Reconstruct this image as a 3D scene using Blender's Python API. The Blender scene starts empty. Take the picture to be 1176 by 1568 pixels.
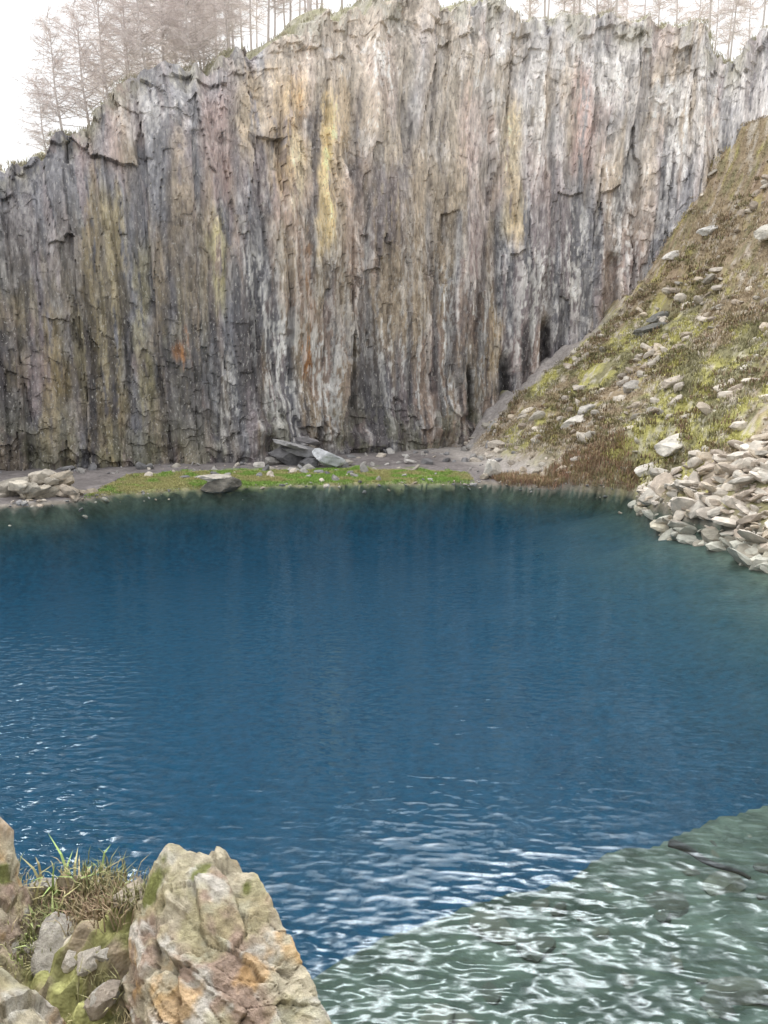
import bpy, bmesh, math, random
import numpy as np
from mathutils import Vector
rng=np.random.default_rng(7); random.seed(7)
scene=bpy.context.scene
# ---------------------------------------------------------------- noise helpers
def _h(ix,iy,iz,seed):
    n=(ix.astype(np.int64)*374761393+iy.astype(np.int64)*668265263+iz.astype(np.int64)*2147483647+seed*974634777)&0xffffffff
    n=((n^(n>>13))*1274126177)&0xffffffff
    n=((n^(n>>16))*2246822519)&0xffffffff
    n=n^(n>>15)
    return (n&0xffffff)/float(0xffffff)
def vn(x,y,z=0,seed=0):
    flat=np.ndim(z)==0
    x,y,z=np.broadcast_arrays(np.asarray(x,float),np.asarray(y,float),np.asarray(z,float))
    ix,iy,iz=np.floor(x),np.floor(y),np.floor(z)
    fx,fy,fz=x-ix,y-iy,z-iz
    fx=fx*fx*(3-2*fx);fy=fy*fy*(3-2*fy);fz=fz*fz*(3-2*fz)
    r=0
    for a in (0,1):
        for b in (0,1):
            for c in ((0,) if flat else (0,1)):
                w=(fx if a else 1-fx)*(fy if b else 1-fy)
                if not flat: w=w*(fz if c else 1-fz)
                r=r+w*_h(ix+a,iy+b,iz+c,seed)
    return r*2-1
def fbm(x,y,z=0,seed=0,o=4,g=.5):
    r=0;a=1;s=0
    for i in range(o):
        k=2.03**i
        r=r+a*vn(np.asarray(x)*k,np.asarray(y)*k,z if np.ndim(z)==0 else z*k,seed+i*17);s+=a;a*=g
    return r/s*1.5
def vor(x,y,seed=0):
    ix,iy=np.floor(x),np.floor(y)
    d1=np.full(x.shape,9e9);d2=d1.copy();idv=np.zeros(x.shape);ox=idv.copy();oy=idv.copy()
    z=np.zeros_like(ix)
    for a in (-1,0,1):
        for b in (-1,0,1):
            cx,cy=ix+a,iy+b
            px=cx+.1+.8*_h(cx,cy,z,seed);py=cy+.1+.8*_h(cx,cy,z,seed+5)
            d=np.maximum(np.abs(px-x),np.abs(py-y)*.95)+.15*np.hypot(px-x,py-y)
            m=d<d1
            d2=np.where(m,d1,np.minimum(d2,d))
            d1=np.where(m,d,d1)
            idv=np.where(m,_h(cx,cy,z,seed+9),idv)
            ox=np.where(m,x-px,ox);oy=np.where(m,y-py,oy)
    return idv,ox,oy,d2-d1
def sm(a,b,x):
    t=np.clip((np.asarray(x,float)-a)/(b-a),0,1);return t*t*(3-2*t)
def lerp(a,b,t):
    t=np.asarray(t)[...,None];return np.asarray(a)*(1-t)+np.asarray(b)*t
# ---------------------------------------------------------------- mesh helpers
def mk_mesh(name,V,F,mat,col=None,smooth=False,obj=True):
    V=np.asarray(V,np.float32).reshape(-1,3);F=np.asarray(F,np.int32)
    me=bpy.data.meshes.new(name)
    nf,k=F.shape
    me.vertices.add(len(V));me.vertices.foreach_set('co',V.ravel())
    me.loops.add(nf*k);me.loops.foreach_set('vertex_index',F.ravel())
    me.polygons.add(nf)
    me.polygons.foreach_set('loop_start',np.arange(0,nf*k,k,dtype=np.int32))
    me.polygons.foreach_set('loop_total',np.full(nf,k,np.int32))
    me.polygons.foreach_set('use_smooth',np.full(nf,smooth))
    me.update(calc_edges=True)
    if col is not None:
        c=np.ones((len(V),4),np.float32);c[:,:3]=np.clip(col,0,1)
        at=me.color_attributes.new('Col','FLOAT_COLOR','POINT');at.data.foreach_set('color',c.ravel())
    me.materials.append(mat)
    if not obj:return me
    o=bpy.data.objects.new(name,me);scene.collection.objects.link(o);return o
def grid_faces(nr,nc):
    i=np.arange(nr-1)[:,None]*nc+np.arange(nc-1)[None,:]
    i=i.ravel();return np.stack([i,i+1,i+nc+1,i+nc],1)
# ---------------------------------------------------------------- materials
def N(nt,t,**k):
    n=nt.nodes.new(t)
    for a,b in k.items():setattr(n,a,b)
    return n
def mat_v(name,rough=.9,nscale=3.0,namt=.35,bump=.3,bdist=.1,bscale=6,stretch=(1,1,1),spec=.2,det=4,flecks=0):
    m=bpy.data.materials.new(name);m.use_nodes=True;nt=m.node_tree;L=nt.links
    b=nt.nodes['Principled BSDF'];b.inputs['Roughness'].default_value=rough
    b.inputs['Specular IOR Level'].default_value=spec
    at=N(nt,'ShaderNodeAttribute',attribute_name='Col')
    if namt<=0:
        L.new(at.outputs['Color'],b.inputs['Base Color']);return m
    tc=N(nt,'ShaderNodeTexCoord');mp=N(nt,'ShaderNodeMapping');mp.inputs['Scale'].default_value=stretch
    L.new(tc.outputs['Object'],mp.inputs[0])
    n1=N(nt,'ShaderNodeTexNoise');n1.inputs['Scale'].default_value=nscale;n1.inputs['Detail'].default_value=det;n1.inputs['Roughness'].default_value=.7
    L.new(mp.outputs[0],n1.inputs[0])
    mr=N(nt,'ShaderNodeMapRange');mr.inputs[1].default_value=.3;mr.inputs[2].default_value=.7
    mr.inputs[3].default_value=1-namt;mr.inputs[4].default_value=1+namt
    L.new(n1.outputs[0],mr.inputs[0])
    mx=N(nt,'ShaderNodeVectorMath',operation='SCALE');L.new(at.outputs['Color'],mx.inputs[0]);L.new(mr.outputs[0],mx.inputs['Scale'])
    last=mx.outputs[0]
    if flecks:
        n3=N(nt,'ShaderNodeTexNoise');n3.inputs['Scale'].default_value=nscale*2.2;n3.inputs['Detail'].default_value=3;n3.inputs['Roughness'].default_value=.6
        mp3=N(nt,'ShaderNodeMapping');mp3.inputs['Scale'].default_value=(stretch[0],stretch[1],stretch[2]*1.6);mp3.inputs['Location'].default_value=(7,3,1)
        L.new(tc.outputs['Object'],mp3.inputs[0]);L.new(mp3.outputs[0],n3.inputs[0])
        r3=N(nt,'ShaderNodeMapRange');r3.inputs[1].default_value=.60;r3.inputs[2].default_value=.68;r3.inputs[3].default_value=0;r3.inputs[4].default_value=flecks;L.new(n3.outputs[0],r3.inputs[0])
        m3=N(nt,'ShaderNodeMix',data_type='RGBA');L.new(r3.outputs[0],m3.inputs[0]);L.new(last,m3.inputs[6]);m3.inputs[7].default_value=(.70,.68,.65,1)
        r4=N(nt,'ShaderNodeMapRange');r4.inputs[1].default_value=.42;r4.inputs[2].default_value=.34;r4.inputs[3].default_value=0;r4.inputs[4].default_value=flecks;L.new(n3.outputs[0],r4.inputs[0])
        m4=N(nt,'ShaderNodeMix',data_type='RGBA');L.new(r4.outputs[0],m4.inputs[0]);L.new(m3.outputs[2],m4.inputs[6]);m4.inputs[7].default_value=(.11,.105,.115,1);last=m4.outputs[2]
    L.new(last,b.inputs['Base Color'])
    if bump>0:
        n2=N(nt,'ShaderNodeTexNoise');n2.inputs['Scale'].default_value=bscale;n2.inputs['Detail'].default_value=det;n2.inputs['Roughness'].default_value=.7
        L.new(mp.outputs[0],n2.inputs[0])
        bp=N(nt,'ShaderNodeBump');bp.inputs['Strength'].default_value=bump;bp.inputs['Distance'].default_value=bdist
        L.new(n2.outputs[0],bp.inputs['Height']);L.new(bp.outputs[0],b.inputs['Normal'])
    return m
M_cliff=mat_v('cliff_rock',.85,1.6,.35,.8,.12,2.4,(1.8,1.8,.42),det=5,flecks=.5)
M_ground=mat_v('ground_soil',.95,3,.3,.6,.12,5)
M_rock=mat_v('pale_stone',.85,2.5,.25,.6,.08,4,det=3)
M_grass=mat_v('grass_blades',.8,namt=0)
M_wood=mat_v('bark',.9,namt=0)
# ---------------------------------------------------------------- lake + ground
LAKE=np.array([(-60,38),(-40,41),(-30,44.5),(-24.4,46.4),(-21,48.5),(-19.3,51.6),(-14,54.3),(-5.5,56.8),(3.2,57.5),(7.8,57.7),(12.8,55),(17.0,51.8),
 (17.1,45.1),(18.1,40.9),(19.1,35.9),(21,25),(20,14),(14,6),(6,5),(.2,5.0),(-1.2,5.9),(-3,6.8),(-8,8),(-20,10),(-38,14),(-62,26)],float)
CT=np.array([ # base x,y   top x,y,z
(-80,10,-84,8,22),(-60,36,-64,38,23),(-42,53,-44,56,24.5),(-32,61,-33,64.5,26),(-27.5,62.5,-28.8,66,26.8),(-24,63.5,-25.5,67.5,29.8),
(-20,64.5,-22,69.5,34),(-16,65.5,-17,72,36.5),(-10.5,68,-11.5,76,39),(-4,72.5,-3.7,80,44),(2,76,4,83,46),(12,80,14,84.5,46.5),
(21,81,24,85,46),(28,80.5,31.5,82.5,43.6),(33,78,34.2,80,40.5),(38,73,39,77,43),(46,62,48,66,43),(60,40,64,42,40),(75,10,80,10,35)],float)
def seg_dist(x,y,pts,closed):
    best=np.full(x.shape,1e9);n=len(pts)
    for i in range(n if closed else n-1):
        a=pts[i];b=pts[(i+1)%n];e=b-a
        t=np.clip(((x-a[0])*e[0]+(y-a[1])*e[1])/(e@e),0,1)
        best=np.minimum(best,np.hypot(x-a[0]-t*e[0],y-a[1]-t*e[1]))
    return best
def lake_sd(X,Y):
    sh=X.shape;x=X.ravel();y=Y.ravel()
    best=seg_dist(x,y,LAKE,True);ins=np.zeros(x.shape,bool)
    for i in range(len(LAKE)):
        a=LAKE[i];b=LAKE[(i+1)%len(LAKE)]
        ins^=((a[1]>y)!=(b[1]>y))&(x<(b[0]-a[0])*(y-a[1])/(b[1]-a[1]+1e-12)+a[0])
    return np.where(ins,-best,best).reshape(sh)
def slope_s(X,Y):return .954*(X-13)+.301*(Y-55)
def ground(X,Y):
    X=np.asarray(X,float);Y=np.asarray(Y,float)
    d=lake_sd(X,Y)+.35*fbm(X*.5,Y*.5,seed=3)*sm(20,30,Y)+.12*fbm(X*2,Y*2,seed=4)
    dp=np.maximum(d,0)
    s=slope_s(X,Y)+.8*fbm(X*.12,Y*.12,seed=8)
    base=.22*sm(0,.5,dp)+.05*dp+.06*fbm(X*.8,Y*.8,seed=5)*sm(0,1,dp)
    wr=sm(13,17,X)*sm(52,44,Y)
    sl=np.maximum(.8*s+.085*np.maximum(s-17,0)**2,.72*dp*wr)
    sl=np.minimum(sl,.3+1.15*dp)
    sl=sl*sm(4,10,X)+(.45*fbm(X*.5,Y*.5,seed=11)+.25*fbm(X*1.6,Y*1.6,seed=12))*sm(0,4,sl)
    back=np.logaddexp(base*3,sl*3)/3-.23*np.exp(-3*np.abs(base-sl))
    back=np.minimum(back,31+.05*X)
    cap=6.4-1.15*sm(1.2,2.0,Y)*sm(.2,-.3,X)*sm(-5,-3.5,X)
    near=np.minimum((1.64+.75*sm(-.2,-.8,X))*dp,cap+.02*dp)+.12*fbm(X*1.2,Y*1.2,seed=13)*sm(0,1,dp)
    wn=sm(24,14,Y)
    z=back*(1-wn)+near*wn
    # lake bed
    dn=np.maximum(-d,0)
    q=.447*(X+1.2)-.894*(Y-9.75)+.22*fbm(X*.7,Y*.7,seed=21)
    shelf=-(.75+.05*fbm(X*1.5,Y*1.5,seed=22)-q*.02)
    drop=-.75-8*np.maximum(-q,0)
    DM=-4.6
    bed=np.maximum(np.where(q>0,shelf,drop),DM)
    bed=np.where(Y>24,DM,bed)
    right=-.26*np.maximum(19-X,0)-.5+.35*fbm(X*.2,Y*.2,seed=23)-2.0*sm(26,10,Y)
    bed=np.maximum(bed,np.maximum(right,DM))
    edge=-4.8*(1-np.exp(-dn*.45*(1+1.5*sm(20,12,Y))))
    bed=np.maximum(bed,edge-.02)
    z=np.where(d<0,bed,z)
    return z,d,s,q
def axis(*seg):
    out=[]
    for a,b,st in seg: out.append(np.arange(a,b,st))
    return np.concatenate(out+[np.array([seg[-1][1]])])
xs=axis((-600,-90,60),(-90,-36,1.5),(-36,-6,.36),(-6,12,.12),(12,42,.28),(42,90,1.6),(90,600,60))
ys=axis((-600,-40,60),(-40,0,1),(0,16,.12),(16,45,.6),(45,86,.27),(86,110,1.2),(110,130,10))
GX,GY=np.meshgrid(xs,ys)
GZ,GD,GS,GQ=ground(GX,GY)
inp=(GX>-5)&(GX<1)&(GY>-.2)&(GY<6.2)&(GD>.0)
GZ=GZ-inp*.5
def ground_col(X,Y,Z,D,S,Q):
    n1=fbm(X*.25,Y*.25,seed=31);n2=fbm(X*.9,Y*.9,seed=32);n3=fbm(X*3,Y*3,seed=33,o=2)
    olive=np.array([.26,.245,.145]);yel=np.array([.43,.41,.155]);brown=np.array([.35,.275,.195]);rust=np.array([.37,.26,.20])
    green=np.array([.24,.36,.10]);gravel=np.array([.25,.23,.23]);stone=np.array([.60,.57,.52])
    c=lerp(olive,yel,sm(-.05,.45,n2+.5*n1)); c=lerp(c,brown,sm(-.1,.35,-n1+.5*n3)*.85)
    c=lerp(c,stone,sm(.35,.6,n3+.3*n2)*.6)
    up=sm(13,20,Z)*sm(-.4,.3,n1);c=lerp(c,rust,up*.65)
    flat=sm(1.6,.8,S)*sm(30,40,Y)
    gw=sm(8.2,6.2,D+1.2*n2+.25*np.maximum(X+2,0))*sm(-20.5,-18,X)*sm(7,4,X+n2)
    fl=lerp(gravel*.75,gravel,sm(-.3,.5,n2)); fl=lerp(fl,lerp(green,[.40,.38,.18],sm(-.1,.5,n2+.3*sm(3,7,D))),gw)
    c=lerp(c,fl,flat)
    dc=seg_dist(X.ravel(),Y.ravel(),CT[:,:2],False).reshape(X.shape)
    trk=sm(4.6,2.2,dc+1.0*n2+.10*np.maximum(X-8,0))*sm(0,4,X)*sm(28,18,X+2*n2)
    c=lerp(c,lerp([.34,.315,.305],[.42,.39,.38],sm(-.3,.3,n2)),trk)
    pth=np.exp(-((S-.3)/1.8)**2)*sm(57,60,Y)
    c=lerp(c,[.44,.41,.39],np.clip(pth*1.15,0,1))
    near=sm(20,10,Y);c=lerp(c,np.array([.26,.23,.16])*(1+.5*n3[...,None]),near)
    c=lerp(c,[.28,.25,.20],sm(.7,.1,D)*.7)
    dep=np.maximum(-Z,0)
    bot=np.array([.060,.078,.066])*(1+.5*n3[...,None]+.4*n2[...,None])
    c=np.where((D<0)[...,None],bot,c)
    c=lerp(c,[.020,.068,.052],(1-np.exp(-dep*.5))*(D<0))  # light lost with water depth is painted into the bed colour
    c=lerp(c,[.0005,.042,.090],(1-np.exp(-np.maximum(dep-.9,0)*1.0))*(D<0))
    return c
gc=ground_col(GX,GY,GZ,GD,GS,GQ)
mk_mesh('ground',np.stack([GX,GY,GZ],-1),grid_faces(len(ys),len(xs)),M_ground,gc.reshape(-1,3),smooth=True)
# ---------------------------------------------------------------- water
wx=np.linspace(-64,24,300);wy=np.linspace(3,60,220);WX,WY=np.meshgrid(wx,wy)
gust=fbm(WX*.35,WY*.35,seed=41);gust2=fbm(WX*.8,WY*.8,seed=43)
rip=.040+.02*gust
rip=rip+.72*sm(-.31*WY,-.50*WY,WX+1.1*gust)*sm(25,14,WY)
rip=rip+.30*sm(11.6,8.8,WY-.05*np.abs(WX-1)+1.0*gust)*(1+.4*gust2)
rip=np.clip(rip,0.03,.9)
M_w=bpy.data.materials.new('lake_water');M_w.use_nodes=True;nt=M_w.node_tree;L=nt.links
nt.nodes.remove(nt.nodes['Principled BSDF']);out=nt.nodes['Material Output']
tc=N(nt,'ShaderNodeTexCoord');at=N(nt,'ShaderNodeAttribute',attribute_name='Col')
sep=N(nt,'ShaderNodeSeparateColor');L.new(at.outputs['Color'],sep.inputs[0])
def wnoise(sc,rot,scale,det,dist):
    mp=N(nt,'ShaderNodeMapping');mp.inputs['Scale'].default_value=sc;mp.inputs['Rotation'].default_value=(0,0,rot)
    L.new(tc.outputs['Object'],mp.inputs[0])
    n=N(nt,'ShaderNodeTexNoise');n.inputs['Scale'].default_value=scale;n.inputs['Detail'].default_value=det;n.inputs['Distortion'].default_value=dist
    n.inputs['Roughness'].default_value=.45
    L.new(mp.outputs[0],n.inputs[0]);return n
w1=wnoise((1,1.9,1),.25,2.2,1,0);w2=wnoise((1,1.5,1),-.3,7,1,0)
p3=N(nt,'ShaderNodeMath',operation='POWER');L.new(w1.outputs[0],p3.inputs[0]);p3.inputs[1].default_value=2.8
p4=N(nt,'ShaderNodeMath',operation='MULTIPLY');L.new(p3.outputs[0],p4.inputs[0]);p4.inputs[1].default_value=1.8
ad=N(nt,'ShaderNodeMath',operation='MULTIPLY_ADD');L.new(w2.outputs[0],ad.inputs[0]);ad.inputs[1].default_value=.08;L.new(p4.outputs[0],ad.inputs[2])
hm=N(nt,'ShaderNodeMath',operation='MULTIPLY');L.new(ad.outputs[0],hm.inputs[0]);L.new(sep.outputs[0],hm.inputs[1])
bp=N(nt,'ShaderNodeBump');bp.inputs['Strength'].default_value=1;bp.inputs['Distance'].default_value=.24;L.new(hm.outputs[0],bp.inputs['Height'])
fr=N(nt,'ShaderNodeFresnel');fr.inputs['IOR'].default_value=1.33;L.new(bp.outputs[0],fr.inputs['Normal'])
fn=N(nt,'ShaderNodeMath',operation='MINIMUM');L.new(fr.outputs[0],fn.inputs[0]);fn.inputs[1].default_value=.085
tr=N(nt,'ShaderNodeBsdfTransparent');tr.inputs[0].default_value=(.93,.97,.97,1)
gl=N(nt,'ShaderNodeBsdfGlossy');gl.inputs['Roughness'].default_value=.03;gl.inputs[0].default_value=(.88,.95,1,1);L.new(bp.outputs[0],gl.inputs['Normal'])
mx=N(nt,'ShaderNodeMixShader');L.new(fn.outputs[0],mx.inputs[0]);L.new(tr.outputs[0],mx.inputs[1]);L.new(gl.outputs[0],mx.inputs[2])
L.new(mx.outputs[0],out.inputs[0])
mk_mesh('lake_water',np.stack([WX,WY,0*WX],-1),grid_faces(220,300),M_w,np.repeat(rip.reshape(-1,1),3,1),smooth=True)
# ---------------------------------------------------------------- quarry cliff
seg=np.hypot(np.diff(CT[:,0]),np.diff(CT[:,1]));cs=np.concatenate([[0],np.cumsum(seg)])
sA,sB=cs[2]+4,cs[16]-4
S=np.concatenate([np.arange(0,sA,.8),np.arange(sA,sB,.115),np.arange(sB,cs[-1],.8)])
C=np.stack([np.interp(S,cs,CT[:,k]) for k in range(5)],1)
ker=np.hanning(37);ker/=ker.sum()
Cs=np.stack([np.convolve(np.pad(C[:,k],18,'edge'),ker,'valid') for k in range(5)],1)
ztop=Cs[:,4]+1.1*fbm(S*.25,0*S,seed=51)+.6*fbm(S*1.1,0*S,seed=52)-2.2*np.exp(-((Cs[:,2]-34)/1.3)**2)
tx=np.gradient(Cs[:,0]);ty=np.gradient(Cs[:,1]);l=np.hypot(tx,ty);tx/=l;ty/=l
k2=np.hanning(71);k2/=k2.sum();tx=np.convolve(np.pad(tx,35,'edge'),k2,'valid');ty=np.convolve(np.pad(ty,35,'edge'),k2,'valid')
nx,ny=ty,-tx
nv=400;v=np.linspace(0,1,nv)[:,None]
q=.62*v+.38*v**5
X=Cs[None,:,0]+(Cs[None,:,2]-Cs[None,:,0])*q;Y=Cs[None,:,1]+(Cs[None,:,3]-Cs[None,:,1])*q
Z=-1.5+(ztop[None,:]+1.5)*v
SS=np.broadcast_to(S[None,:],X.shape)
ws=SS+.35*fbm(SS*.3,Z*.07,seed=61)+.10*fbm(SS*1.5,Z*.5,seed=62)+.03*Z
wz=Z+.8*fbm(SS*.3,Z*.15,seed=63)
a1,o1,p1,e1=vor(ws/3.0,wz/26,71)
a2,o2,p2,e2=vor(ws/1.15,wz/10,72)
a3,o3,p3_,e3=vor(ws/.5,wz/2.4,73)
a4,o4,p4_,e4=vor(ws/1.5,wz/1.4,74)
a5,o5,p5_,e5=vor(ws/.8,wz/1.1+.4*ws,75)
top=sm(.84,.97,v)*np.ones_like(X);foot=sm(9,1,Z+2*fbm(SS*.15,0*SS,seed=64))
disp=1.5*fbm(SS*.07,Z*.03,seed=65)
disp+=(a1-.5)*.6+o1*((a1*7.3)%1-.5)*1.9+p1*((a1*3.1)%1-.6)*1.0
disp+=((a2-.5)*.20+o2*((a2*7.3)%1-.5)*.65+p2*((a2*5.1)%1-.5)*.5)*(1-.5*top)
rg=sm(-.25,.3,fbm(SS*.12,Z*.1,seed=68)+.35*sm(22,8,Z))
disp+=(a3-.5)*.13+o3*((a3*7.3)%1-.5)*.16+((a5-.5)*.16+p5_*((a5*3.3)%1-.5)*.2)*rg
disp+=top*((a4-.5)*.9+o4*((a4*5.3)%1-.5)*.8-.6)
disp+=foot*(1.0+1.2*fbm(SS*.25,Z*.25,seed=66)+(a4-.5)*.7)
disp+=.06*fbm(SS*1.6,Z*.5,seed=67)-.08*np.exp(-e2/.04)
for x0,hw,z0,z1 in [(13.2,.55,6,10.5),(17.4,.5,9,14),(24.5,.7,15,21),(9,.35,4,9)]:
    disp-=1.5*np.exp(-((X-x0)/hw)**4)*sm(z0-1,z0+.6,Z)*sm(z1+1,z1-.6,Z)
X=X+nx[None,:]*disp;Y=Y+ny[None,:]*disp
n3=fbm(ws*.16,wz*.05,seed=81);n1=fbm(ws*.7,wz*.06,seed=82);n2=fbm(ws*2.6,wz*.16,seed=83);n4=fbm(ws*6,wz*1.4,seed=84,o=3);n5=fbm(ws*.5,wz*.35,seed=85)
gb=np.array([.265,.265,.29]);pur=np.array([.32,.285,.30]);tan=np.array([.48,.395,.29]);och=np.array([.56,.43,.20]);crm=np.array([.78,.68,.50])
wht=np.array([.80,.79,.78]);drk=np.array([.08,.075,.08]);oli=np.array([.33,.30,.19]);pnk=np.array([.50,.38,.35]);rust=np.array([.54,.27,.12])
c=lerp(gb,pur,sm(-.2,.3,n1+(a2-.5)))
wt=sm(-.1,.6,n3+.5*n1+.5*(a1-.5)+.30*sm(6,-12,X)+.014*(Z-24)-.45*sm(8,24,X))
c=lerp(c,tan,wt*.78)
c=lerp(c,pnk,sm(.15,.6,fbm(ws*.3,wz*.1,seed=86)+.3*(a2-.5))*.42)
c=lerp(c,oli,sm(-12,-20,X)*sm(26,10,Z)*sm(-.3,.4,n1+n2*.3)*.7)
c=lerp(c,gb*.8,sm(-24,-30,X)*sm(-.3,.3,n5)*.5)
hi=sm(20,42,Z)  # haze painted into the rock colour towards the top
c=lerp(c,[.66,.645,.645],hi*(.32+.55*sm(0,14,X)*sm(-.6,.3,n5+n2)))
c=lerp(c,[.68,.66,.65],sm(.2,.6,n5+.6*n4)*(.2+.5*hi))
def streak(x0,hw,z0,z1,colr,st,soft=1.6):
    global c
    xx=X+.5*n5+.2*n2
    w=np.exp(-((xx-x0)/hw)**4)*sm(z0-soft,z0+soft,Z+1.5*n2)*sm(z1+soft,z1-soft,Z+1.5*n2)*sm(-.6,.1,n2+.5*n4+.3)
    c=lerp(c,colr,w*st)
streak(-5.4,.75,20.5,35,crm*[1,.93,.76],1);streak(-6.5,.35,18,34,drk*1.8,.75);streak(-4.0,.6,27,37,tan*1.25,.8)
streak(-9,1.5,26,36,tan*[1.2,1.12,.95],.8);streak(-8,.5,24,31,crm,.75);streak(-12,1.6,29,37,tan*1.1,.75)
streak(-9.5,.5,28,36,drk*2,.5);streak(-13.5,.35,24,32,drk*2,.6);streak(-2.5,.35,24,36,drk*1.8,.7);streak(2.5,.3,26,36,drk*2,.6);streak(-18.7,.4,14,28,drk*1.8,.6);streak(6,.35,22,36,drk*2,.5);streak(18,.4,24,38,drk*2,.5)
streak(13.6,1.0,24,36,och*[1.15,1.25,1.6],.5);streak(14.2,.8,22.5,26,och*[1.3,1.3,1.5],.6);streak(20.8,1.3,30,40,pnk*1.2,.75);streak(9,1.5,30,38,pnk*1.1,.45)
streak(-14.8,.6,15,22,crm*[.95,1,.85],.9);streak(-23.2,1.0,0,24,och*[.85,.92,1.1],.65);streak(-24.6,.5,2,26,och*.7,.5);streak(-21,.6,6,20,oli*1.4,.6)
streak(-27.5,.9,2,14,och*.7,.55);streak(-18,.7,18,30,tan*1.1,.5);streak(-15,1.2,24,34,pnk*1.0,.5);streak(-19.5,.6,3,18,tan*.9,.6);streak(-11,.5,2,12,tan*.8,.6);streak(-4,.7,1,10,tan*.9,.5)
streak(0.2,2.4,20.5,29,pur*.75,.85);streak(-1.5,.25,12,27,drk,.7);streak(-17,2.5,3,12,gb*.6,.75);streak(-12.5,1.0,6,22,gb*.7,.65)
streak(-7.2,.5,8.5,11.8,rust*1.1,1,.6);streak(-17.6,.6,10,11.8,rust*1.0,.85,.6);streak(11.8,1.0,9,15,crm*[1,.9,.8],.8);streak(-7,.3,7,22,rust*.8,.5)
wm=sm(.02,.26,n2*.7+.6*n4+.25*fbm(ws*.9,wz*.1,seed=88)+.3*(a5-.5))
for x0,hw,z0,z1,st in [(-11.6,.8,9,19,1),(-9.5,1.7,1,14,.95),(-5.5,1.8,2,13,.85),(-2,1.2,3,12,.6),(2.4,1.6,0,12,.95),(6.4,1.1,3,19,1),(10,1.8,6,17,.9),(20.3,1.2,16,26,.9),(16.5,2,10,22,.8),(-14,.8,2,10,.5),(0,2,6,15,.6),(25,2,20,32,.6),(30,1.5,28,38,.5)]:
    w=np.exp(-((X+.5*n5-x0)/hw)**4)*sm(z0-1.5,z0+1.5,Z)*sm(z1+2,z1-2,Z);c=lerp(c,wht,w*wm*st)
c=lerp(c,wht,wm*.35*sm(-18,-8,X)*sm(28,18,Z))
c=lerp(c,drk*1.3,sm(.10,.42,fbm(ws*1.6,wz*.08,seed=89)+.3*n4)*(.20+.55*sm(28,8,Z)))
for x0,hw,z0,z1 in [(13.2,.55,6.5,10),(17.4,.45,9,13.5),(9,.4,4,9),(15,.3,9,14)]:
    w=np.exp(-((X+.2*n4-x0)/hw)**4)*sm(z0-1,z0+.6,Z)*sm(z1+1,z1-.6,Z);c=lerp(c,drk*.7,w*.9)  # shade inside the openings painted as dark colour
c=lerp(c,drk*1.5,.35*np.exp(-e1/.012));c=lerp(c,drk*1.7,.35*np.exp(-e2/.03));c=lerp(c,drk*2,.25*rg*np.exp(-e5/.06))
c=c*(1+.25*(a2-.5)+.30*(a3-.5)+.40*(a5-.5)*rg+.32*n4)[...,None]
c=c*(.76+.54*sm(4,38,Z)-.22*sm(-25,-31,X)*sm(18,6,Z))[...,None]  # painted haze pales the rock upward; painted shade darkens the lower left
lum=c.mean(-1,keepdims=True);c=np.clip(lum+(c-lum)*1.03,.01,.95)
gm=foot*sm(0,.4,n5+n4*.4)*.6;c=lerp(c,[.17,.17,.11],gm)
rim=sm(.9,1,v)*sm(.0,.5,n5+.3*n4);c=lerp(c,[.46,.44,.36],rim*.7)
dist=np.array([.4,.9,1.5,2.3,3.3,4.5,6,8,10.5,14,18,24,32,45,65,100,160,300.])
ox=-nx;oy=-ny
tX=X[-1];tY=Y[-1];tZ=Z[-1]
PX=tX[None,:]+ox[None,:]*dist[:,None];PY=tY[None,:]+oy[None,:]*dist[:,None]
hump=(1-np.exp(-dist/3))[:,None]
PZ=tZ[None,:]+hump*(1.0+.8*fbm(PX*.25,PY*.25,seed=91)+.3*fbm(PX,PY,seed=92))+.06*np.minimum(dist,60)[:,None]
pc=lerp([.42,.41,.29],[.52,.50,.44],sm(-.1,.4,fbm(PX*.6,PY*.6,seed=93)))
VX=np.concatenate([X,PX]);VY=np.concatenate([Y,PY]);VZ=np.concatenate([Z,PZ]);VC=np.concatenate([c,pc])
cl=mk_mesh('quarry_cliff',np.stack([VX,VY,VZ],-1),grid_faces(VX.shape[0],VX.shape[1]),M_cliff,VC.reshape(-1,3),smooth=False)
# ---------------------------------------------------------------- rocks
def ico(sub):
    bm=bmesh.new();bmesh.ops.create_icosphere(bm,subdivisions=sub,radius=1)
    V=np.array([v.co[:] for v in bm.verts]);F=np.array([[v.index for v in f.verts] for f in bm.faces]);bm.free();return V,F
ICO={k:ico(k) for k in (2,4,6,7)}
def plane_rock(sub,seed,npl=14):
    r=np.random.default_rng(seed);D,F=ICO[sub]
    n=r.normal(size=(npl,3));n/=np.linalg.norm(n,axis=1)[:,None]
    n=np.concatenate([n,[[0,0,1],[0,0,-1]]]);d=np.concatenate([r.uniform(.62,1,npl),[.7,.7]])
    dt=np.maximum(D@n.T,1e-3);rr=np.min(d/dt,axis=1);rr=np.minimum(rr,1.25)
    return D*rr[:,None],F
PR=[plane_rock(2,100+i,9) for i in range(14)];PR3=[plane_rock(4,200+i,11) for i in range(10)]
def rot(rz,rx,ry):
    cz,sz,cx,sx,cy,sy=math.cos(rz),math.sin(rz),math.cos(rx),math.sin(rx),math.cos(ry),math.sin(ry)
    return np.array([[cz,-sz,0],[sz,cz,0],[0,0,1]])@np.array([[1,0,0],[0,cx,-sx],[0,sx,cx]])@np.array([[cy,0,sy],[0,1,0],[-sy,0,cy]])
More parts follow.
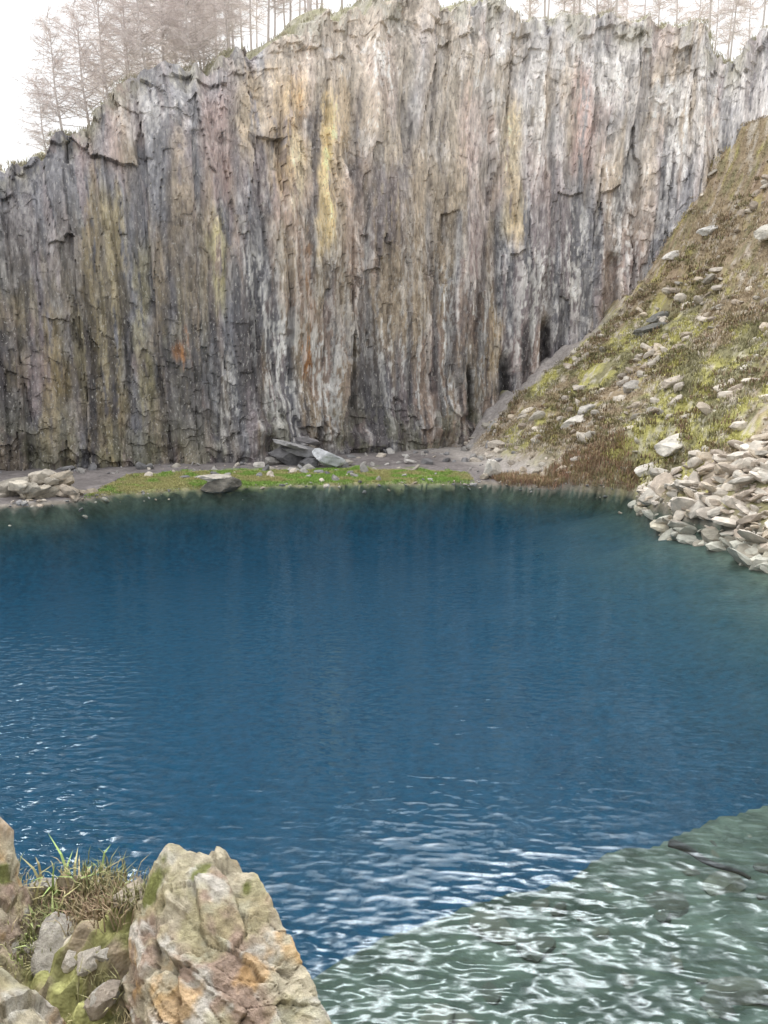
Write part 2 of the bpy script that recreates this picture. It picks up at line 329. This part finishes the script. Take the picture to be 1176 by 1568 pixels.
def join(parts):
    V=[];F=[];Cc=[];o=0
    for a,b,cc in parts:
        V.append(a);F.append(b+o);o+=len(a);Cc.append(np.broadcast_to(cc,(len(a),3)))
    return np.concatenate(V),np.concatenate(F),np.concatenate(Cc)
def rock_part(p,size,ang=(0,0,0),col=(.42,.39,.34),lib=PR3,k=None,rough=.06):
    V,F=lib[(k if k is not None else random.randrange(len(lib)))%len(lib)]
    V=V+rough*np.stack([fbm(V[:,0]*3+p[0],V[:,1]*3,V[:,2]*3,seed=i+301) for i in range(3)],1) if rough and len(V)>300 else V
    W=(V*np.array(size))@rot(*ang).T+np.array(p)
    cv=np.array(col)*(1+.25*fbm(W[:,0]*1.5,W[:,1]*1.5,W[:,2]*1.5,seed=310))[:,None] if rough else np.array(col)
    return W,F,cv
def scatter(name,pts,smin,smax,cols,flat=(.35,.8),sink=.15,tilt=.45,powr=2.5):
    parts=[];A=np.array(pts);zz=ground(A[:,0],A[:,1])[0]
    for (x,y),z in zip(pts,zz):
        s=smin+(smax-smin)*random.random()**powr
        parts.append(rock_part((x,y,z+s*sink),(s*random.uniform(.8,1.3),s*random.uniform(.5,.9),s*random.uniform(*flat)),
          (random.uniform(0,6.3),random.gauss(0,tilt),random.gauss(0,tilt)),np.array(random.choice(cols))*random.uniform(.75,1.15),PR,rough=0))
    V,F,Cc=join(parts);return mk_mesh(name,V,F,M_rock,Cc)
pale=[(.56,.51,.45),(.48,.45,.40),(.62,.57,.50),(.43,.37,.31),(.54,.47,.38)]
grey=[(.27,.27,.28),(.36,.35,.34),(.2,.2,.21),(.42,.41,.40)]
def scree_lim(y):return 9.8-(y-36)*.56
pts=[]
while len(pts)<2100:
    x=random.uniform(16.8,32);y=random.uniform(31,53)
    sd=slope_s(x,y)
    if max(-.1,-1+.0*y)<sd<scree_lim(y)+random.gauss(0,.8) or (y<36 and -1.5<sd<9): pts.append((x,y))
scatter('scree_slope',pts,.10,1.0,pale,(.22,.55),.15,.42,3.2)
pts=[]
while len(pts)<750:
    x=random.uniform(8,36);y=random.uniform(44,80)
    if slope_s(x,y)>.5 and vn(np.array([x*.35]),np.array([y*.35]),0,5)[0]>-.15: pts.append((x,y))
scatter('hillside_boulders',pts,.1,.75,pale,(.4,.7),.12,.4,2.8)
pts=[(random.uniform(-34,12),random.uniform(58,78)) for _ in range(500)]
scatter('cliff_foot_rubble',pts,.1,.7,grey+pale[:2],(.4,.8),.1,.5,4)
pts=[]
while len(pts)<200:
    t=random.randrange(2,11);a=LAKE[t];b=LAKE[t+1];f=random.random();p=a+(b-a)*f+np.array([random.gauss(0,.25),random.gauss(.35,.22)])
    pts.append(tuple(p))
scatter('shoreline_stones',pts,.06,.3,grey+pale,(.4,.7),.0,.4,3)
pts=[]
while len(pts)<70:
    x=random.uniform(-.5,9);y=random.uniform(7,13.5)
    if .447*(x+1.2)-.894*(y-9.75)>.3: pts.append((x,y))
scatter('submerged_stones',pts,.06,.42,[(.05,.065,.055),(.10,.12,.10),(.075,.09,.075)],(.25,.5),.0,.2,2.5)
def group(name,items,mat=None):
    V,F,Cc=join([rock_part(*i[:2],**i[2]) for i in items]);return mk_mesh(name,V,F,mat or M_rock,Cc)
dk=(.14,.14,.15)
group('rock_slab_pile',[((-8.3,66.2,1.5),(2.0,1.2,1.15),dict(ang=(.3,.1,.1),col=dk,k=1)),((-7.0,66,1.9),(2.0,1,.55),dict(ang=(.1,.15,.30),col=(.20,.20,.21),k=2)),
 ((-8.3,65.3,2.5),(1.4,.9,.35),dict(ang=(-.2,-.1,.25),col=(.30,.30,.31),k=3)),((-4.9,64.4,1.35),(1.25,.8,.85),dict(ang=(.2,-.4,.35),col=(.52,.54,.58),k=4)),
 ((-9.9,65.6,1.0),(1.0,.7,.5),dict(ang=(.9,.2,0),col=(.3,.29,.28),k=5)),((-6.6,66.8,2.7),(1.2,.7,.4),dict(ang=(.5,0,.25),col=(.24,.23,.24),k=6)),((-6.6,64.8,1.0),(1.1,.8,.6),dict(ang=(1.5,.2,0),col=dk,k=7)),
 ((-3.4,65.5,.9),(.8,.5,.3),dict(ang=(.5,.2,0),col=(.4,.38,.35),k=8)),((-10.8,64.3,.8),(.5,.4,.4),dict(col=(.50,.48,.46),k=9))])
group('shore_boulder',[((-12.1,54.9,.45),(1.6,.9,.8),dict(ang=(.05,0,.03),col=(.17,.16,.14),k=2)),((-12.6,54.7,.95),(1.0,.6,.3),dict(ang=(.4,.1,0),col=(.50,.47,.42),k=4))])
group('white_boulder',[((8.7,59.3,1.1),(.7,.6,.95),dict(ang=(.4,.2,.3),col=(.72,.69,.64),k=5)),((8.1,58.9,.5),(.35,.3,.3),dict(col=(.4,.36,.3),k=6))])
it=[]
for x,y,z,s,cc in [(-23,49.6,.8,1.3,(.46,.42,.35)),(-25.2,50,.9,1.5,(.42,.39,.34)),(-21.6,50,.7,1.0,(.48,.42,.35)),(-27.3,50.5,.7,1.3,(.40,.37,.32)),(-24,49,1.2,.9,(.54,.50,.43)),(-29,50.5,.5,1,(.34,.31,.27)),(-22.4,50.6,1.2,.9,(.44,.41,.36)),(-26,49.3,.5,1.0,(.42,.39,.34)),(-20.9,51,.4,.7,(.4,.35,.28)),(-23.5,50.6,1.6,.9,(.5,.46,.4)),(-22.2,50.2,1.5,.9,(.5,.44,.36))]:
    for j in range(3):
        it.append(((x+random.uniform(-.5,.5),y+random.uniform(-.5,.5),z*random.uniform(.5,1.1)),(s*.85,s*.5,s*random.uniform(.3,.6)),dict(ang=(random.uniform(-.9,.9),random.uniform(-.4,.4),random.uniform(-.4,.4)),col=np.array(cc)*random.uniform(.7,1.1))))
group('shore_rock_outcrop',it)
for x,y,s,cc in [(16.2,62.5,1.15,(.64,.61,.56)),(17.2,63.2,.8,(.5,.48,.45)),(20.5,62,1.0,(.42,.40,.37)),(24.5,70,1.3,(.18,.18,.17)),(25.8,71.5,1.2,(.20,.20,.19)),(22,57,.8,(.45,.4,.34)),(31.5,75,1.1,(.64,.63,.61)),(33,66,1.4,(.55,.53,.48)),(18.4,51,.9,(.6,.57,.52)),(15,57,.6,(.45,.42,.38)),(29,78,1.0,(.64,.62,.59)),(19.6,50,1.2,(.60,.57,.51))]:
    z=float(ground(np.array([x]),np.array([y]))[0][0])
    group('boulder',[((x,y,z+.2*s),(s,s*.7,s*.5),dict(ang=(random.uniform(-.6,.6),.2,-.3),col=cc)),((x+.5*s,y-.3*s,z),(s*.5,s*.4,s*.3),dict(ang=(random.uniform(-.6,.6),.2,.3),col=np.array(cc)*.8))])
a=np.linspace(0,1,12)[:,None];ctr=np.array([5.35,12.55,-.5])+a*np.array([.95,-1.1,.06])+.04*np.sin(a*9)*np.array([1,1,0])
ang=np.linspace(0,2*math.pi,9)[:-1];rad=(.085*(1-.6*a[:,0]))
V=ctr[:,None,:]+rad[:,None,None]*np.stack([np.cos(ang)*.75,np.cos(ang)*.65,np.sin(ang)],1)[None]
F=[[i*8+j,i*8+(j+1)%8,(i+1)*8+(j+1)%8,(i+1)*8+j] for i in range(11) for j in range(8)]
mk_mesh('submerged_log',V,F,M_wood,np.tile([.025,.03,.03],(96,1)),True)
# ---------------------------------------------------------------- grass / tufts
def tufts(name,P,n,h,w,cols,spread=.5,lean=.5,mat=M_grass,base=.7):
    P=np.asarray(P,float);m=len(P);T=np.repeat(np.arange(m),n);k=m*n
    an=rng.uniform(0,2*math.pi,k);hs=np.asarray(h)*np.ones(m);ws_=np.asarray(w)*np.ones(m)
    H=hs[T]*rng.uniform(.5,1.15,k);b=P[T]+np.stack([rng.normal(0,1,k)*hs[T]*spread,rng.normal(0,1,k)*hs[T]*spread,0*an],1)
    ld=np.stack([np.cos(an),np.sin(an),0*an],1);sd=np.stack([-np.sin(an),np.cos(an),0*an],1)*ws_[T][:,None]
    ln=rng.uniform(.1,1,k)[:,None]*lean*H[:,None]
    up=np.array([0,0,1.])
    mid=b+ld*ln*.35+up*H[:,None]*.6;tip=b+ld*ln+up*H[:,None]*rng.uniform(.75,1,k)[:,None]
    V=np.stack([b-sd,b+sd,mid+sd*.7,mid-sd*.7,tip],1).reshape(-1,3)
    i=np.arange(k)*5
    F=np.concatenate([np.stack([i,i+1,i+2],1),np.stack([i,i+2,i+3],1),np.stack([i+3,i+2,i+4],1)])
    cc=np.asarray(cols)[T]*rng.uniform(.7,1.3,k)[:,None]
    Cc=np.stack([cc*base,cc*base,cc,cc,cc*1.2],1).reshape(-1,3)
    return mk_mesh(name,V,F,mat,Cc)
def on_ground(x,y):
    z,d,s,q=ground(x,y);return np.stack([x,y,z],1),d,s
x=rng.uniform(6,38,30000);y=rng.uniform(42,82,30000);P,d,s=on_ground(x,y)
cz=ground_col(x,y,P[:,2],d,s,s)
dens=fbm(x*.35,y*.35,seed=111);dcl=seg_dist(x,y,CT[:,:2],False)
ok=(s>2.2+.6*dens)&(d>.4)&((s>scree_lim(y))|(y>54))&(dens>-.45)&(dcl+.0*s>3.8-.2*np.maximum(x-12,0))
P=P[ok];cz=cz[ok]*1.25;hh=.18+.2*np.clip(dens[ok]+.2,0,1)
tufts('hillside_grass',P,5,hh,.035,cz,.7,.9)
x=rng.uniform(8,37,5500);y=rng.uniform(44,80,5500);P,d,s=on_ground(x,y);hn=fbm(x*.3,y*.3,seed=115);dcl=seg_dist(x,y,CT[:,:2],False)
ok=(s>3.5)&(d>.5)&(hn>-.02)&((s>scree_lim(y))|(y>54))&(dcl>2.5);P=P[ok]
hc=lerp([.29,.20,.14],[.26,.26,.13],rng.random(len(P)))
tufts('heather',P,12,.40,.05,hc,.6,.8)
x=rng.uniform(-20.5,7,36000);y=rng.uniform(50,66,36000);P,d,s=on_ground(x,y);nn=fbm(x*.9,y*.9,seed=32)
ok=(d>.15)&(d+nn+.25*np.maximum(x+2,0)<7)&(s<1.5);P=P[ok]
gcx=lerp([.26,.40,.10],[.42,.40,.19],sm(-.2,.5,nn[ok]+.4*sm(-6,-16,P[:,0])))
tufts('shore_grass',P,4,.15,.03,gcx,.8,.5,base=.85)
x=rng.uniform(9,18,3200);y=rng.uniform(51,60,3200);P,d,s=on_ground(x,y)
ok=(d>.1)&(d<3.6+.8*fbm(x,y,seed=9));P=P[ok]
tufts('bramble_thicket',P,9,.5,.018,lerp([.38,.22,.17],[.30,.28,.14],rng.random(len(P))),.5,.9)
# ---------------------------------------------------------------- foreground bank
bx=np.arange(-5,1.0,.022);by=np.arange(-.2,6.2,.022);BX,BY=np.meshgrid(bx,by)
BZ,BD,BS,BQ=ground(BX,BY)
i1,o_1,p_1,ee=vor(BX*2.8+.3*fbm(BX*2,BY*2,seed=5),BY*2.8,131)
BZ=BZ+(.12*fbm(BX*1.1,BY*1.1,seed=121)+.11*fbm(BX*4,BY*4,seed=122)+.045*fbm(BX*15,BY*15,seed=123)+(i1-.5)*.25)*sm(.0,.4,BD)-.04
edge=sm(-5,-4.7,BX)*sm(1.0,.8,BX)*sm(-.2,0,BY)*sm(6.2,6.0,BY);BZ=BZ-.6*(1-edge)
b1=fbm(BX*2,BY*2,seed=124);b2=fbm(BX*9,BY*9,seed=125);b3=fbm(BX*30,BY*30,seed=126,o=2)
bc=lerp([.22,.18,.13],[.24,.24,.10],sm(-.1,.4,b1+.4*b2));bc=lerp(bc,[.48,.44,.38],sm(.1,.4,-b1+.5*b2+.6*(i1-.5)));bc=bc*(1+.55*b3)[...,None]
mk_mesh('rocky_bank',np.stack([BX,BY,BZ],-1),grid_faces(len(by),len(bx)),M_ground,bc.reshape(-1,3),True)
def bank_z(x,y):
    i=np.clip(((np.asarray(x)+5)/.022).astype(int),0,len(bx)-1);j=np.clip(((np.asarray(y)+.2)/.022).astype(int),0,len(by)-1);return BZ[j,i]
M_fg=bpy.data.materials.new('weathered_crag');M_fg.use_nodes=True;nt=M_fg.node_tree;L=nt.links;b=nt.nodes['Principled BSDF'];b.inputs['Roughness'].default_value=.9;b.inputs['Specular IOR Level'].default_value=.15
at=N(nt,'ShaderNodeAttribute',attribute_name='Col');tc=N(nt,'ShaderNodeTexCoord')
na=N(nt,'ShaderNodeTexNoise');na.inputs['Scale'].default_value=18;na.inputs['Detail'].default_value=8;na.inputs['Roughness'].default_value=.72;L.new(tc.outputs['Object'],na.inputs[0])
mr=N(nt,'ShaderNodeMapRange');mr.inputs[1].default_value=.3;mr.inputs[2].default_value=.7;mr.inputs[3].default_value=.55;mr.inputs[4].default_value=1.35;L.new(na.outputs[0],mr.inputs[0])
sc=N(nt,'ShaderNodeVectorMath',operation='SCALE');L.new(at.outputs['Color'],sc.inputs[0]);L.new(mr.outputs[0],sc.inputs['Scale']);L.new(sc.outputs[0],b.inputs['Base Color'])
bp=N(nt,'ShaderNodeBump');bp.inputs['Strength'].default_value=1.0;bp.inputs['Distance'].default_value=.04;L.new(na.outputs[0],bp.inputs['Height']);L.new(bp.outputs[0],b.inputs['Normal'])
def hull_rock(name,pts,seed,sub=7,amp=1.0):
    bm=bmesh.new()
    for p in pts:bm.verts.new(p)
    bmesh.ops.convex_hull(bm,input=bm.verts[:]);bm.normal_update()
    ctr=np.mean(np.array(pts),0)
    n=[];d=[]
    for f in bm.faces:
        nn=np.array(f.normal);dd=(np.array(f.verts[0].co)-ctr)@nn
        if dd<0:nn=-nn;dd=-dd
        n.append(nn);d.append(dd)
    bm.free();n=np.array(n);d=np.array(d)
    D,F=ICO[sub]
    dt=np.maximum(D@n.T,1e-3);rr=d/dt
    r=np.min(rr,axis=1)
    V=ctr+D*r[:,None]
    Rm=rot(.5,.35,-.5);Wc=V@Rm.T
    wx_=Wc[:,0]+.04*fbm(*(V.T*3),seed=seed);wy_=Wc[:,2]+.03*fbm(*(V.T*4),seed=seed+1)
    ia,oa,pa,ea=vor(wx_/.34,wy_/.15,seed+2);ib,ob,pb,eb=vor(Wc[:,1]/.14+.3*V[:,0],wy_/.06,seed+3)
    dsp=(ia-.5)*.05+oa*((ia*7.1)%1-.5)*.08+pa*((ia*3.7)%1-.5)*.05+(ib-.5)*.022+ob*((ib*5.1)%1-.5)*.03+.025*fbm(*(V.T*2.5),seed=seed+4)+.015*fbm(*(V.T*9),seed=seed+5)+.008*fbm(*(V.T*35),seed=seed+6)
    dsp-=.02*np.exp(-ea/.02)+.008*np.exp(-eb/.04)
    V2=V+D*(dsp*amp)[:,None]
    m1=fbm(*(V.T*3),seed=seed+7);m2=fbm(*(V.T*9),seed=seed+8);m3=fbm(*(V.T*5),seed=seed+9)
    cc=lerp([.50,.45,.34],[.40,.30,.24],sm(-.3,.4,m1+.7*(ia-.5)));cc=lerp(cc,[.62,.60,.55],sm(.1,.5,m2+.3*m1+.4*(ib-.5))*.8)
    cc=lerp(cc,[.55,.34,.14],sm(.3,.6,m3+.3*m2)*.7);cc=lerp(cc,[.42,.39,.21],sm(.1,.5,-m3+.2*m2)*.55)
    cc=lerp(cc,[.17,.19,.05],sm(.6,.75,fbm(*(V.T*4),seed=seed+12)+.25*m2)*.9)
    cc=lerp(cc,[.10,.085,.06],.7*np.exp(-ea/.02)+.3*np.exp(-eb/.03))
    cc=cc*(1+.25*(ib-.5))[:,None]
    return mk_mesh(name,V2,F,M_fg,cc,False)
hull_rock('foreground_crag',[(-1.08,3.37,5.74),(-.62,3.28,5.66),(-1.22,3.22,5.50),(-1.16,2.94,5.32),(-.43,2.9,5.40),(-.20,2.68,5.26),(-.9,2.5,5.35),(-.84,3.0,5.62),
 (-1.25,3.4,4.4),(-.5,3.5,4.4),(-.06,2.8,4.2),(-.9,2.3,4.4),(-.13,2.2,4.8),(-.10,2.3,5.05)],500)
hull_rock('foreground_crag',[(-2.25,3.7,5.85),(-1.96,3.6,5.6),(-1.84,3.3,5.3),(-2.4,3.0,5.9),(-2.0,2.7,5.5),(-1.76,2.9,5.2),(-2.6,4.0,4.4),(-1.8,3.7,4.4),(-1.7,2.8,4.4),(-2.6,2.5,4.4)],540,6)
hull_rock('foreground_crag',[(-1.68,2.80,5.55),(-1.42,2.75,5.35),(-1.75,2.45,5.55),(-1.42,2.4,5.40),(-1.38,2.85,5.1),(-1.85,2.95,4.6),(-1.3,2.85,4.6),(-1.2,2.2,4.6),(-2,2.2,4.6)],580,6)
hull_rock('foreground_crag',[(-.55,2.3,5.35),(-.2,2.35,5.2),(0,2.2,5.0),(-.6,1.9,5.3),(-.1,1.9,5.2),(-.6,2.4,4.5),(.1,2.4,4.4),(0.1,1.8,4.5),(-.7,1.8,4.5)],620,6)
it=[]
for i in range(80):
    x=random.uniform(-2.4,-1.0);y=random.uniform(2.3,4.1);s=.03+.10*random.random()**2
    it.append(((x,y,float(bank_z(x,y))+.1*s),(s*1.2,s*.9,s*.7),dict(ang=(random.uniform(0,6),random.uniform(-.5,.5),random.uniform(-.5,.5)),col=np.array(random.choice(pale))*.85)))
group('bank_stones',it,M_fg)
x=rng.uniform(-2.8,-.3,2600);y=rng.uniform(2.0,4.6,2600);P=np.stack([x,y,bank_z(x,y)],1)
ok=fbm(x*2,y*2,seed=141)>-.25;P=P[ok]
tufts('grass_tuft',P,12,.055,.0035,lerp([.24,.30,.09],[.50,.41,.27],rng.random(len(P))**.7),.6,1.3)
x=rng.normal(-1.42,.13,40);y=rng.normal(3.5,.18,40);P=np.stack([x,y,bank_z(x,y)],1)
tufts('heather_bush',P,60,.12,.004,lerp([.27,.18,.13],[.22,.25,.11],rng.random(len(P))),.5,1.0)
x=rng.normal(-1.75,.12,8);y=rng.normal(3.65,.12,8);P=np.stack([x,y,bank_z(x,y)],1)
tufts('fern_clump',P,12,.16,.009,lerp([.18,.36,.09],[.50,.33,.24],rng.random(len(P))),.4,1.5)
# ---------------------------------------------------------------- trees
def tube(P0,P1,r0,r1,k=5):
    P0=np.array(P0);P1=np.array(P1);d=P1-P0;d/=np.linalg.norm(d)+1e-9
    u=np.cross(d,[.3,.1,1.]);u/=np.linalg.norm(u)+1e-9;w=np.cross(d,u);a=np.linspace(0,2*math.pi,k+1)[:-1]
    c_=np.cos(a)[:,None]*u+np.sin(a)[:,None]*w
    V=np.concatenate([P0+c_*r0,P1+c_*r1]);F=[]
    for j in range(k):
        F+= [[j,(j+1)%k,k+(j+1)%k],[j,k+(j+1)%k,k+j]]
    return V,np.array(F)
def tree_mesh(name,H,seed,first=.2,blen=3.6,nb=75,twigs=26,col=(.64,.59,.58),lean=0):  # pale default colour stands in for haze over the rim trees
    r=np.random.default_rng(seed);parts=[]
    pts=[np.array([lean*(t**1.5)*H+.12*math.sin(t*7+seed),.1*math.cos(t*5+seed),t*H]) for t in np.linspace(0,1,9)]
    for i in range(8):
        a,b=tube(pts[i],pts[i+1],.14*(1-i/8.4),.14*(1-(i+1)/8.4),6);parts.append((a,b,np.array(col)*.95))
    TV=[]
    for i in range(nb):
        t=first+(1-first)*r.random()**.9;base=np.array([np.interp(t,np.linspace(0,1,9),[p[k] for p in pts]) for k in range(3)])
        ln=blen*(1-t*.75)*r.uniform(.5,1.1);an=r.uniform(0,6.28);el=r.uniform(-.15,.45)
        d=np.array([math.cos(an)*math.cos(el),math.sin(an)*math.cos(el),math.sin(el)])
        mid=base+d*ln*.55;end=base+d*ln+np.array([0,0,ln*r.uniform(-.12,.15)])
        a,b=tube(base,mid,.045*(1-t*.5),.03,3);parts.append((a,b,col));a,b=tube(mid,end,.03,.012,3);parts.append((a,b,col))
        n=twigs
        f=r.uniform(.15,1,n);p=np.where((f<.55)[:,None],base+(mid-base)*(f/.55)[:,None],mid+(end-mid)*((f-.55)/.45)[:,None])
        td=d*.6+r.normal(size=(n,3))*.55+np.array([0,0,-.1]);td/=np.linalg.norm(td,axis=1)[:,None];tl=r.uniform(.3,1.0,n)[:,None]
        sdv=np.cross(td,r.normal(size=(n,3)));sdv/=np.linalg.norm(sdv,axis=1)[:,None];TV.append(np.stack([p-sdv*.02,p+sdv*.02,p+td*tl],1).reshape(-1,3))
        for _ in range(2):
            p2=p+td*tl*r.uniform(.3,.9,n)[:,None];t2=td+r.normal(size=(n,3))*.7;t2/=np.linalg.norm(t2,axis=1)[:,None];TV.append(np.stack([p2-sdv*.018,p2+sdv*.018,p2+t2*tl*.55],1).reshape(-1,3))
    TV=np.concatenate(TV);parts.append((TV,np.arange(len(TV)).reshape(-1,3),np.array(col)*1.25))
    V,F,Cc=join(parts);return mk_mesh(name,V,F,M_wood,Cc,False,False)
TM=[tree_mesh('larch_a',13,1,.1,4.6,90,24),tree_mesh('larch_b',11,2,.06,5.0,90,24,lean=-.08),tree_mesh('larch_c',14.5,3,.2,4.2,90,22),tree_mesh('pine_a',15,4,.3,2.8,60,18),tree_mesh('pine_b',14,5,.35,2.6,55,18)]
rimx=VX[-18:];rimy=VY[-18:];rimz=VZ[-18:]
def plateau_at(X0,di):
    j=int(np.argmin(np.abs(tX-X0)));return rimx[di,j],rimy[di,j],rimz[di,j]
k=0
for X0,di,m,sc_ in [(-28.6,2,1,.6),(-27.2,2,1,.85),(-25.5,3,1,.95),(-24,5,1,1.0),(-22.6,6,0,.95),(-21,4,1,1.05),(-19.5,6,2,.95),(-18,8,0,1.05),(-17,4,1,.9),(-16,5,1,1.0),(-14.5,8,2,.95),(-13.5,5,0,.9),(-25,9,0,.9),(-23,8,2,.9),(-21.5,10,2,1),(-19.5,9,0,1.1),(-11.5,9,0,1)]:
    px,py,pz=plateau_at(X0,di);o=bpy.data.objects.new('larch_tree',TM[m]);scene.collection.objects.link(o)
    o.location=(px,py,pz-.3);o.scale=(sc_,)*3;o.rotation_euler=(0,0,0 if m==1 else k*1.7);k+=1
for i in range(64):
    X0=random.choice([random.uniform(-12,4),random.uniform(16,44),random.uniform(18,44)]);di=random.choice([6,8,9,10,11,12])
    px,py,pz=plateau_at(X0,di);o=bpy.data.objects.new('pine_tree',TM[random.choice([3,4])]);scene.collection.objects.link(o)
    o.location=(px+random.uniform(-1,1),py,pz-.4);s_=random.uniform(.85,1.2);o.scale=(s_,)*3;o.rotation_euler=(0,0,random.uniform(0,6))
ii=rng.integers(0,len(tX),900);dd=rng.integers(0,6,900);P=np.stack([rimx[dd,ii],rimy[dd,ii],rimz[dd,ii]-.05],1);P=P[(P[:,0]>-40)&(P[:,0]<45)]
tufts('rim_heather',P,14,.4,.03,lerp([.46,.41,.34],[.48,.47,.32],rng.random(len(P))),.6,.8)
# ---------------------------------------------------------------- sky + sun
sd=Vector((-.60,-.10,.78)).normalized()
w=bpy.data.worlds.new('World');scene.world=w;w.use_nodes=True;nt=w.node_tree;L=nt.links
bg=nt.nodes['Background'];bg.inputs['Strength'].default_value=.1
sk=N(nt,'ShaderNodeTexSky',sky_type='NISHITA');sk.sun_disc=False;sk.sun_elevation=math.asin(sd.z);sk.sun_rotation=math.atan2(sd.x,sd.y);sk.dust_density=4
tc=N(nt,'ShaderNodeTexCoord');nrm=N(nt,'ShaderNodeVectorMath',operation='NORMALIZE');L.new(tc.outputs['Generated'],nrm.inputs[0])
sp=N(nt,'ShaderNodeSeparateXYZ');L.new(nrm.outputs[0],sp.inputs[0])
mr=N(nt,'ShaderNodeMapRange');mr.inputs[1].default_value=.15;mr.inputs[2].default_value=.9;mr.inputs[3].default_value=13.5;mr.inputs[4].default_value=13.5;L.new(sp.outputs[2],mr.inputs[0])
dp=N(nt,'ShaderNodeVectorMath',operation='DOT_PRODUCT');L.new(nrm.outputs[0],dp.inputs[0]);gd=Vector((.10,.60,.79)).normalized();dp.inputs[1].default_value=gd  # bright lobe added to the sky ahead, shaped for glints on the water
mxx=N(nt,'ShaderNodeMath',operation='MAXIMUM');L.new(dp.outputs['Value'],mxx.inputs[0]);mxx.inputs[1].default_value=0
pw=N(nt,'ShaderNodeMath',operation='POWER');L.new(mxx.outputs[0],pw.inputs[0]);pw.inputs[1].default_value=52
ma=N(nt,'ShaderNodeMath',operation='MULTIPLY_ADD');L.new(pw.outputs[0],ma.inputs[0]);ma.inputs[1].default_value=370;L.new(mr.outputs[0],ma.inputs[2])
cc=N(nt,'ShaderNodeCombineColor')
for i in range(3):L.new(ma.outputs[0],cc.inputs[i])
mix=N(nt,'ShaderNodeMix',data_type='RGBA');mix.inputs[0].default_value=.90;L.new(sk.outputs[0],mix.inputs[6]);L.new(cc.outputs[0],mix.inputs[7]);L.new(mix.outputs[2],bg.inputs[0])
sl=bpy.data.lights.new('sun','SUN');sl.energy=1.2;sl.angle=math.radians(14);sl.color=(1,.96,.9)
so=bpy.data.objects.new('sun',sl);scene.collection.objects.link(so);so.rotation_euler=sd.to_track_quat('Z','Y').to_euler()
# ---------------------------------------------------------------- camera
cam=bpy.data.cameras.new('camera');co=bpy.data.objects.new('camera',cam);scene.collection.objects.link(co)
cam.sensor_fit='VERTICAL';cam.sensor_height=36;cam.lens=26;cam.clip_end=3000;cam.clip_start=.05
co.location=(0,0,8);co.rotation_euler=(math.radians(80),0,0);scene.camera=co
scene.view_settings.view_transform='Standard';scene.view_settings.look='None';scene.view_settings.exposure=0
